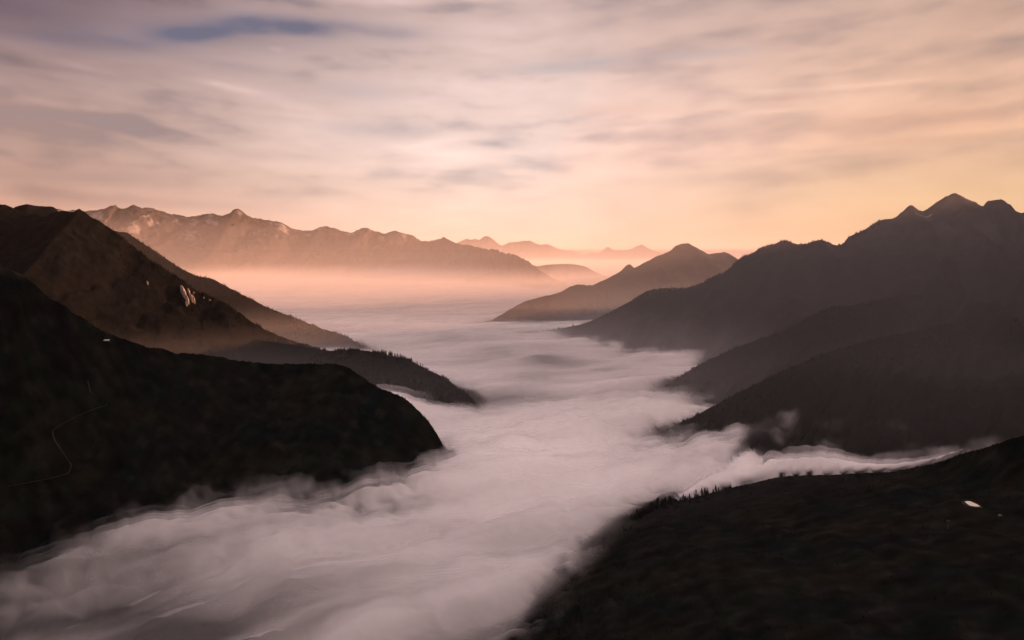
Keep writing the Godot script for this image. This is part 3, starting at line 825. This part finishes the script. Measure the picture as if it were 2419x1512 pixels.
func build_things() -> void:
	mats.steel = plain("galvanised_steel", Color(0.05, 0.05, 0.052), 0.6, 0.2)
	var pale_rock := plain("pale_limestone", Color(0.17, 0.135, 0.115), 0.9)
	var gravel := plain("gravel", Color(0.0155, 0.0155, 0.0145), 1.0)

	# bare cliffs that face the low sun across the valley
	var cl := Node3D.new()
	cl.name = "cliff"
	add_child(cl)
	tag(cl, "pale rock cliff near the edge of the dark left mountain, lit orange by the sun", "", "", "structure")
	for f in [[427, 675, 436, 704, 11, 7], [431, 680, 441, 712, 9, 5], [436, 694, 445, 720, 10, 6], [443, 682, 448, 700, 8, 4], [447, 695, 455, 716, 11, 5], [452, 696, 460, 718, 9, 4], [438, 712, 441, 724, 6, 3], [346, 664, 349, 674, 6, 3]]:
		fin(cl, "rock_fin", on_ridge("cliff", f[0], f[1]), on_ridge("cliff", f[2], f[3]), f[4] * 1.5, f[5] * 1.3, int(f[0]) + int(f[5]), pale_rock)
	var words := ["highest", "middle", "lowest"]
	var k := 0
	for f in [[457, 690], [481, 702], [495, 707]]:
		var o := thing("rock_outcrop", "small pale rock outcrop below the edge of the left mountain, %s of three" % words[k], "rock", Vector3.ZERO, 0.0, "pale outcrops beside the cliff")
		var q := on_ridge("cliff", f[0], f[1])
		fin(o, "rock", q, q + Vector3(3.0, -9.0, 8.0), 8.0, 4.0, 40 + k, pale_rock)
		k += 1

	# the pond on the right hillside, a level sheet in a hollow with a low dam round it
	var outline := [[2278.5, 1185.3], [2285, 1183.6], [2292, 1184.4], [2299.7, 1187.7], [2307.8, 1191.4], [2315.5, 1196.8], [2302.5, 1196.4], [2290.5, 1194.3], [2283, 1189.2]]
	var level := POND
	var shore := PackedVector3Array()
	for i in outline.size():
		var a := at_level(outline[i][0], outline[i][1], level)
		var b := at_level(outline[(i + 1) % outline.size()][0], outline[(i + 1) % outline.size()][1], level)
		for t in 3: shore.append(a.lerp(b, t / 3.0))
	var heart := Vector3.ZERO
	for q in shore: heart += q
	heart /= shore.size()
	var st := SurfaceTool.new()
	st.begin(Mesh.PRIMITIVE_TRIANGLES)
	var bank := SurfaceTool.new()
	bank.begin(Mesh.PRIMITIVE_TRIANGLES)
	for i in shore.size():
		var a := shore[i]
		var b := shore[(i + 1) % shore.size()]
		st.set_normal(Vector3.UP); st.add_vertex(heart)
		st.set_normal(Vector3.UP); st.add_vertex(a)
		st.set_normal(Vector3.UP); st.add_vertex(b)
		var rise := Vector3(0, 0.25, 0)
		var ao := a + (a - heart).normalized() * 2.5
		var bo := b + (b - heart).normalized() * 2.5
		var af := a + (a - heart).normalized() * 9.0 - Vector3(0, 2.2, 0)
		var bf := b + (b - heart).normalized() * 9.0 - Vector3(0, 2.2, 0)
		for quad in [[a - rise, b - rise, ao + rise, bo + rise], [ao + rise, bo + rise, af, bf]]:
			bank.add_vertex(quad[0]); bank.add_vertex(quad[2]); bank.add_vertex(quad[1])
			bank.add_vertex(quad[1]); bank.add_vertex(quad[2]); bank.add_vertex(quad[3])
	bank.generate_normals()
	bank.set_material(plain("pond_dam", Color(0.0095, 0.0098, 0.009), 1.0))
	var water := StandardMaterial3D.new()
	water.resource_name = "still_water"
	water.albedo_color = Color(0.97, 0.96, 0.95)
	water.metallic = 1.0
	water.roughness = 0.06
	st.set_material(water)
	tag(put("pond", st.commit()), "small pond on the right hillside mirroring the bright sky", "", "", "structure")
	tag(put("pond_bank", bank.commit()), "low grassy bank round the pond", "", "", "structure")

	# small buildings
	var wall := plain("weathered_boards", Color(0.05, 0.042, 0.036))
	var roof := plain("pale_sheet_roof", Color(0.50, 0.46, 0.45), 0.6)
	var q := on_ridge("left_hill", 247, 806)
	var hut := thing("long_shed", "long low shed with a pale roof on the nearest left hill", "shed", q, 0.10)
	box_at(hut, "wall", Vector3(0, 0.4, 0), Vector3(20, 3.4, 6), wall)
	var rf := box_at(hut, "roof", Vector3(0, 2.75, 0.4), Vector3(22, 0.35, 8.5), roof)
	rf.rotation.x = 0.24
	box_at(hut, "door", Vector3(-4, 0.5, 3.05), Vector3(2.6, 2.4, 0.12), mats.steel)
	q = on_ridge("right_hill", 2364, 1221)
	var cabin := thing("cabin", "tiny cabin with a grey roof to the right of the pond", "cabin", q, 0.2)
	box_at(cabin, "wall", Vector3(0, 0.7, 0), Vector3(6, 3.0, 4.4), wall)
	prism_at(cabin, "roof", Vector3(0, 2.9, 0), Vector3(7.0, 1.4, 5.4), plain("grey_roof", Color(0.06, 0.058, 0.055), 0.7))

	lift_pylon(crest("left_hill", 368), 0.5, 14.5, 4.2, "thin lift pylon with a crossarm on the left hill crest, nearer the long shed", "lift pylons on the left hill")
	lift_pylon(crest("left_hill", 495.7), 0.3, 15.5, 5.4, "lift pylon with a wide drooping crossarm on the left hill crest, right of the other", "lift pylons on the left hill")
	lift_pylon(on_ridge("right_hill", 2239, 1249), 0.9, 12.5, 1.8, "grey lift pylon standing below the pond on the right hillside", "")

	for a in [[488, 30, "taller thin radio mast among the trees of the hazy left slope"], [472, 17, "shorter thin radio mast among the trees of the hazy left slope"]]:
		var o := thing("radio_mast", a[2], "mast", crest("slope", a[0]), 0.0, "radio masts on the hazy slope")
		rod(o, "mast", Vector3(0, -2, 0), Vector3(0, a[1] * 0.8, 0), 1.0, 0.55, mats.steel)
		rod(o, "antenna", Vector3(0, a[1] * 0.8, 0), Vector3(0, a[1], 0), 0.3, 0.2, mats.steel)

	path("left_hill", "faint track winding down the nearest left hill", [[206, 900], [212, 925], [232, 945], [254, 957], [220, 967], [183, 983], [150, 1000], [121, 1018], [128, 1040], [146, 1066], [168, 1098], [160, 1120], [110, 1132], [62, 1142], [10, 1150]], 4.5, 0.6, gravel)
	path("cliff", "pale strip running down the foot of the dark left mountain", [[681, 806], [700, 822], [718, 836], [735, 849]], 12.0, 1.5, gravel)

# ------------------------------------------------------------------ air
func haze(called: String, label: String, centre: Vector3, size: Vector3, density: float, col: Color) -> void:
	var f := FogVolume.new()
	f.name = numbered(called)
	f.shape = RenderingServer.FOG_VOLUME_SHAPE_BOX
	f.size = size
	f.position = centre
	var m := FogMaterial.new()
	m.density = density
	m.albedo = col
	f.material = m
	add_child(f, true)
	tag(f, label, "haze", "", "stuff")

func build_air() -> void:
	var col := Color(1.0, 0.98, 0.985)
	# thin high haze of the far valley, denser step by step the nearer it lies to the cloud
	for k in 15:
		var t := k / 14.0
		var top := lerpf(420.0, -500.0, pow(t, 0.85))
		var dens := 0.000013 if k == 0 else 0.0000025 + 0.000018 * t * t * t
		haze("haze", "haze thickening towards the far cloud sea", Vector3(0, (top - 1300.0) * 0.5, -18800 - k * 30.0), Vector3(52000 - k * 200, top + 1300.0, 28400 - k * 120), dens, col)
	haze("haze", "thin haze in front of the high right mountain", Vector3(2000, -150, -3250), Vector3(3600, 1300, 3300), 0.00006, col)
	for k in 14:
		var top := lerpf(-225.0, -505.0, k / 13.0)
		haze("fog_bank", "dense glowing mist over the far part of the cloud sea", Vector3(0, (top - 1310.0) * 0.5, -19000 - k * 40.0), Vector3(52500 - k * 150, top + 1310.0, 26200 - k * 60), 0.000008 + 0.000004 * k, col)
	for k in 7:
		var top := lerpf(-300.0, -495.0, k / 6.0)
		haze("haze", "low haze lying just above the cloud between the hills", Vector3(0, (top - 1320.0) * 0.5, -4300 - k * 20.0), Vector3(9000 - k * 150, top + 1320.0, 3200 - k * 60), 0.000016 + 0.000016 * k, col)

# ------------------------------------------------------------------
func _ready() -> void:
	rng.seed = 7
	noise_a = noise_of(FastNoiseLite.FRACTAL_FBM, 0.01, 3, 11)
	noise_b = noise_of(FastNoiseLite.FRACTAL_FBM, 0.02, 5, 23)
	noise_c = noise_of(FastNoiseLite.FRACTAL_FBM, 0.02, 2, 37)
	noise_d = noise_of(FastNoiseLite.FRACTAL_FBM, 0.01, 2, 61)
	noise_s = noise_of(FastNoiseLite.FRACTAL_FBM, 0.008, 4, 51)
	noise_s.noise_type = FastNoiseLite.TYPE_PERLIN

	var cam := Camera3D.new()
	cam.name = "camera"
	cam.fov = rad_to_deg(2.0 * atan(756.0 / F))
	cam.near = 1.0
	cam.far = 200000.0
	add_child(cam)
	cam.rotation.x = -pitch
	cam.current = true

	var env := Environment.new()
	env.background_mode = Environment.BG_SKY
	var sky := Sky.new()
	var pano := PanoramaSkyMaterial.new()
	pano.panorama = make_sky()
	pano.energy_multiplier = 1.0
	sky.sky_material = pano
	env.sky = sky
	env.background_energy_multiplier = 0.30
	env.tonemap_mode = Environment.TONE_MAPPER_LINEAR
	env.tonemap_exposure = 3.5
	env.sdfgi_enabled = true
	env.ssao_enabled = true
	env.ssil_enabled = true
	env.fog_enabled = true
	env.fog_density = 0.0000015
	env.fog_light_color = Color(1.0, 0.98, 0.985)
	env.volumetric_fog_enabled = true
	env.volumetric_fog_density = 0.0
	var we := WorldEnvironment.new()
	we.name = "environment"
	we.environment = env
	add_child(we)

	var sun := DirectionalLight3D.new()
	sun.name = "sun"
	sun.light_color = Color(1.0, 0.70, 0.53)
	sun.light_energy = 1.6
	sun.light_angular_distance = 0.5
	sun.shadow_enabled = true
	add_child(sun)
	var az := deg_to_rad(57.0)
	var el := deg_to_rad(7.0)
	sun.look_at_from_position(Vector3.ZERO, -Vector3(sin(az) * cos(el), sin(el), -cos(az) * cos(el)), Vector3.UP)

	build_terrain()
	build_things()
	build_trees()
	build_cloud()
	build_air()
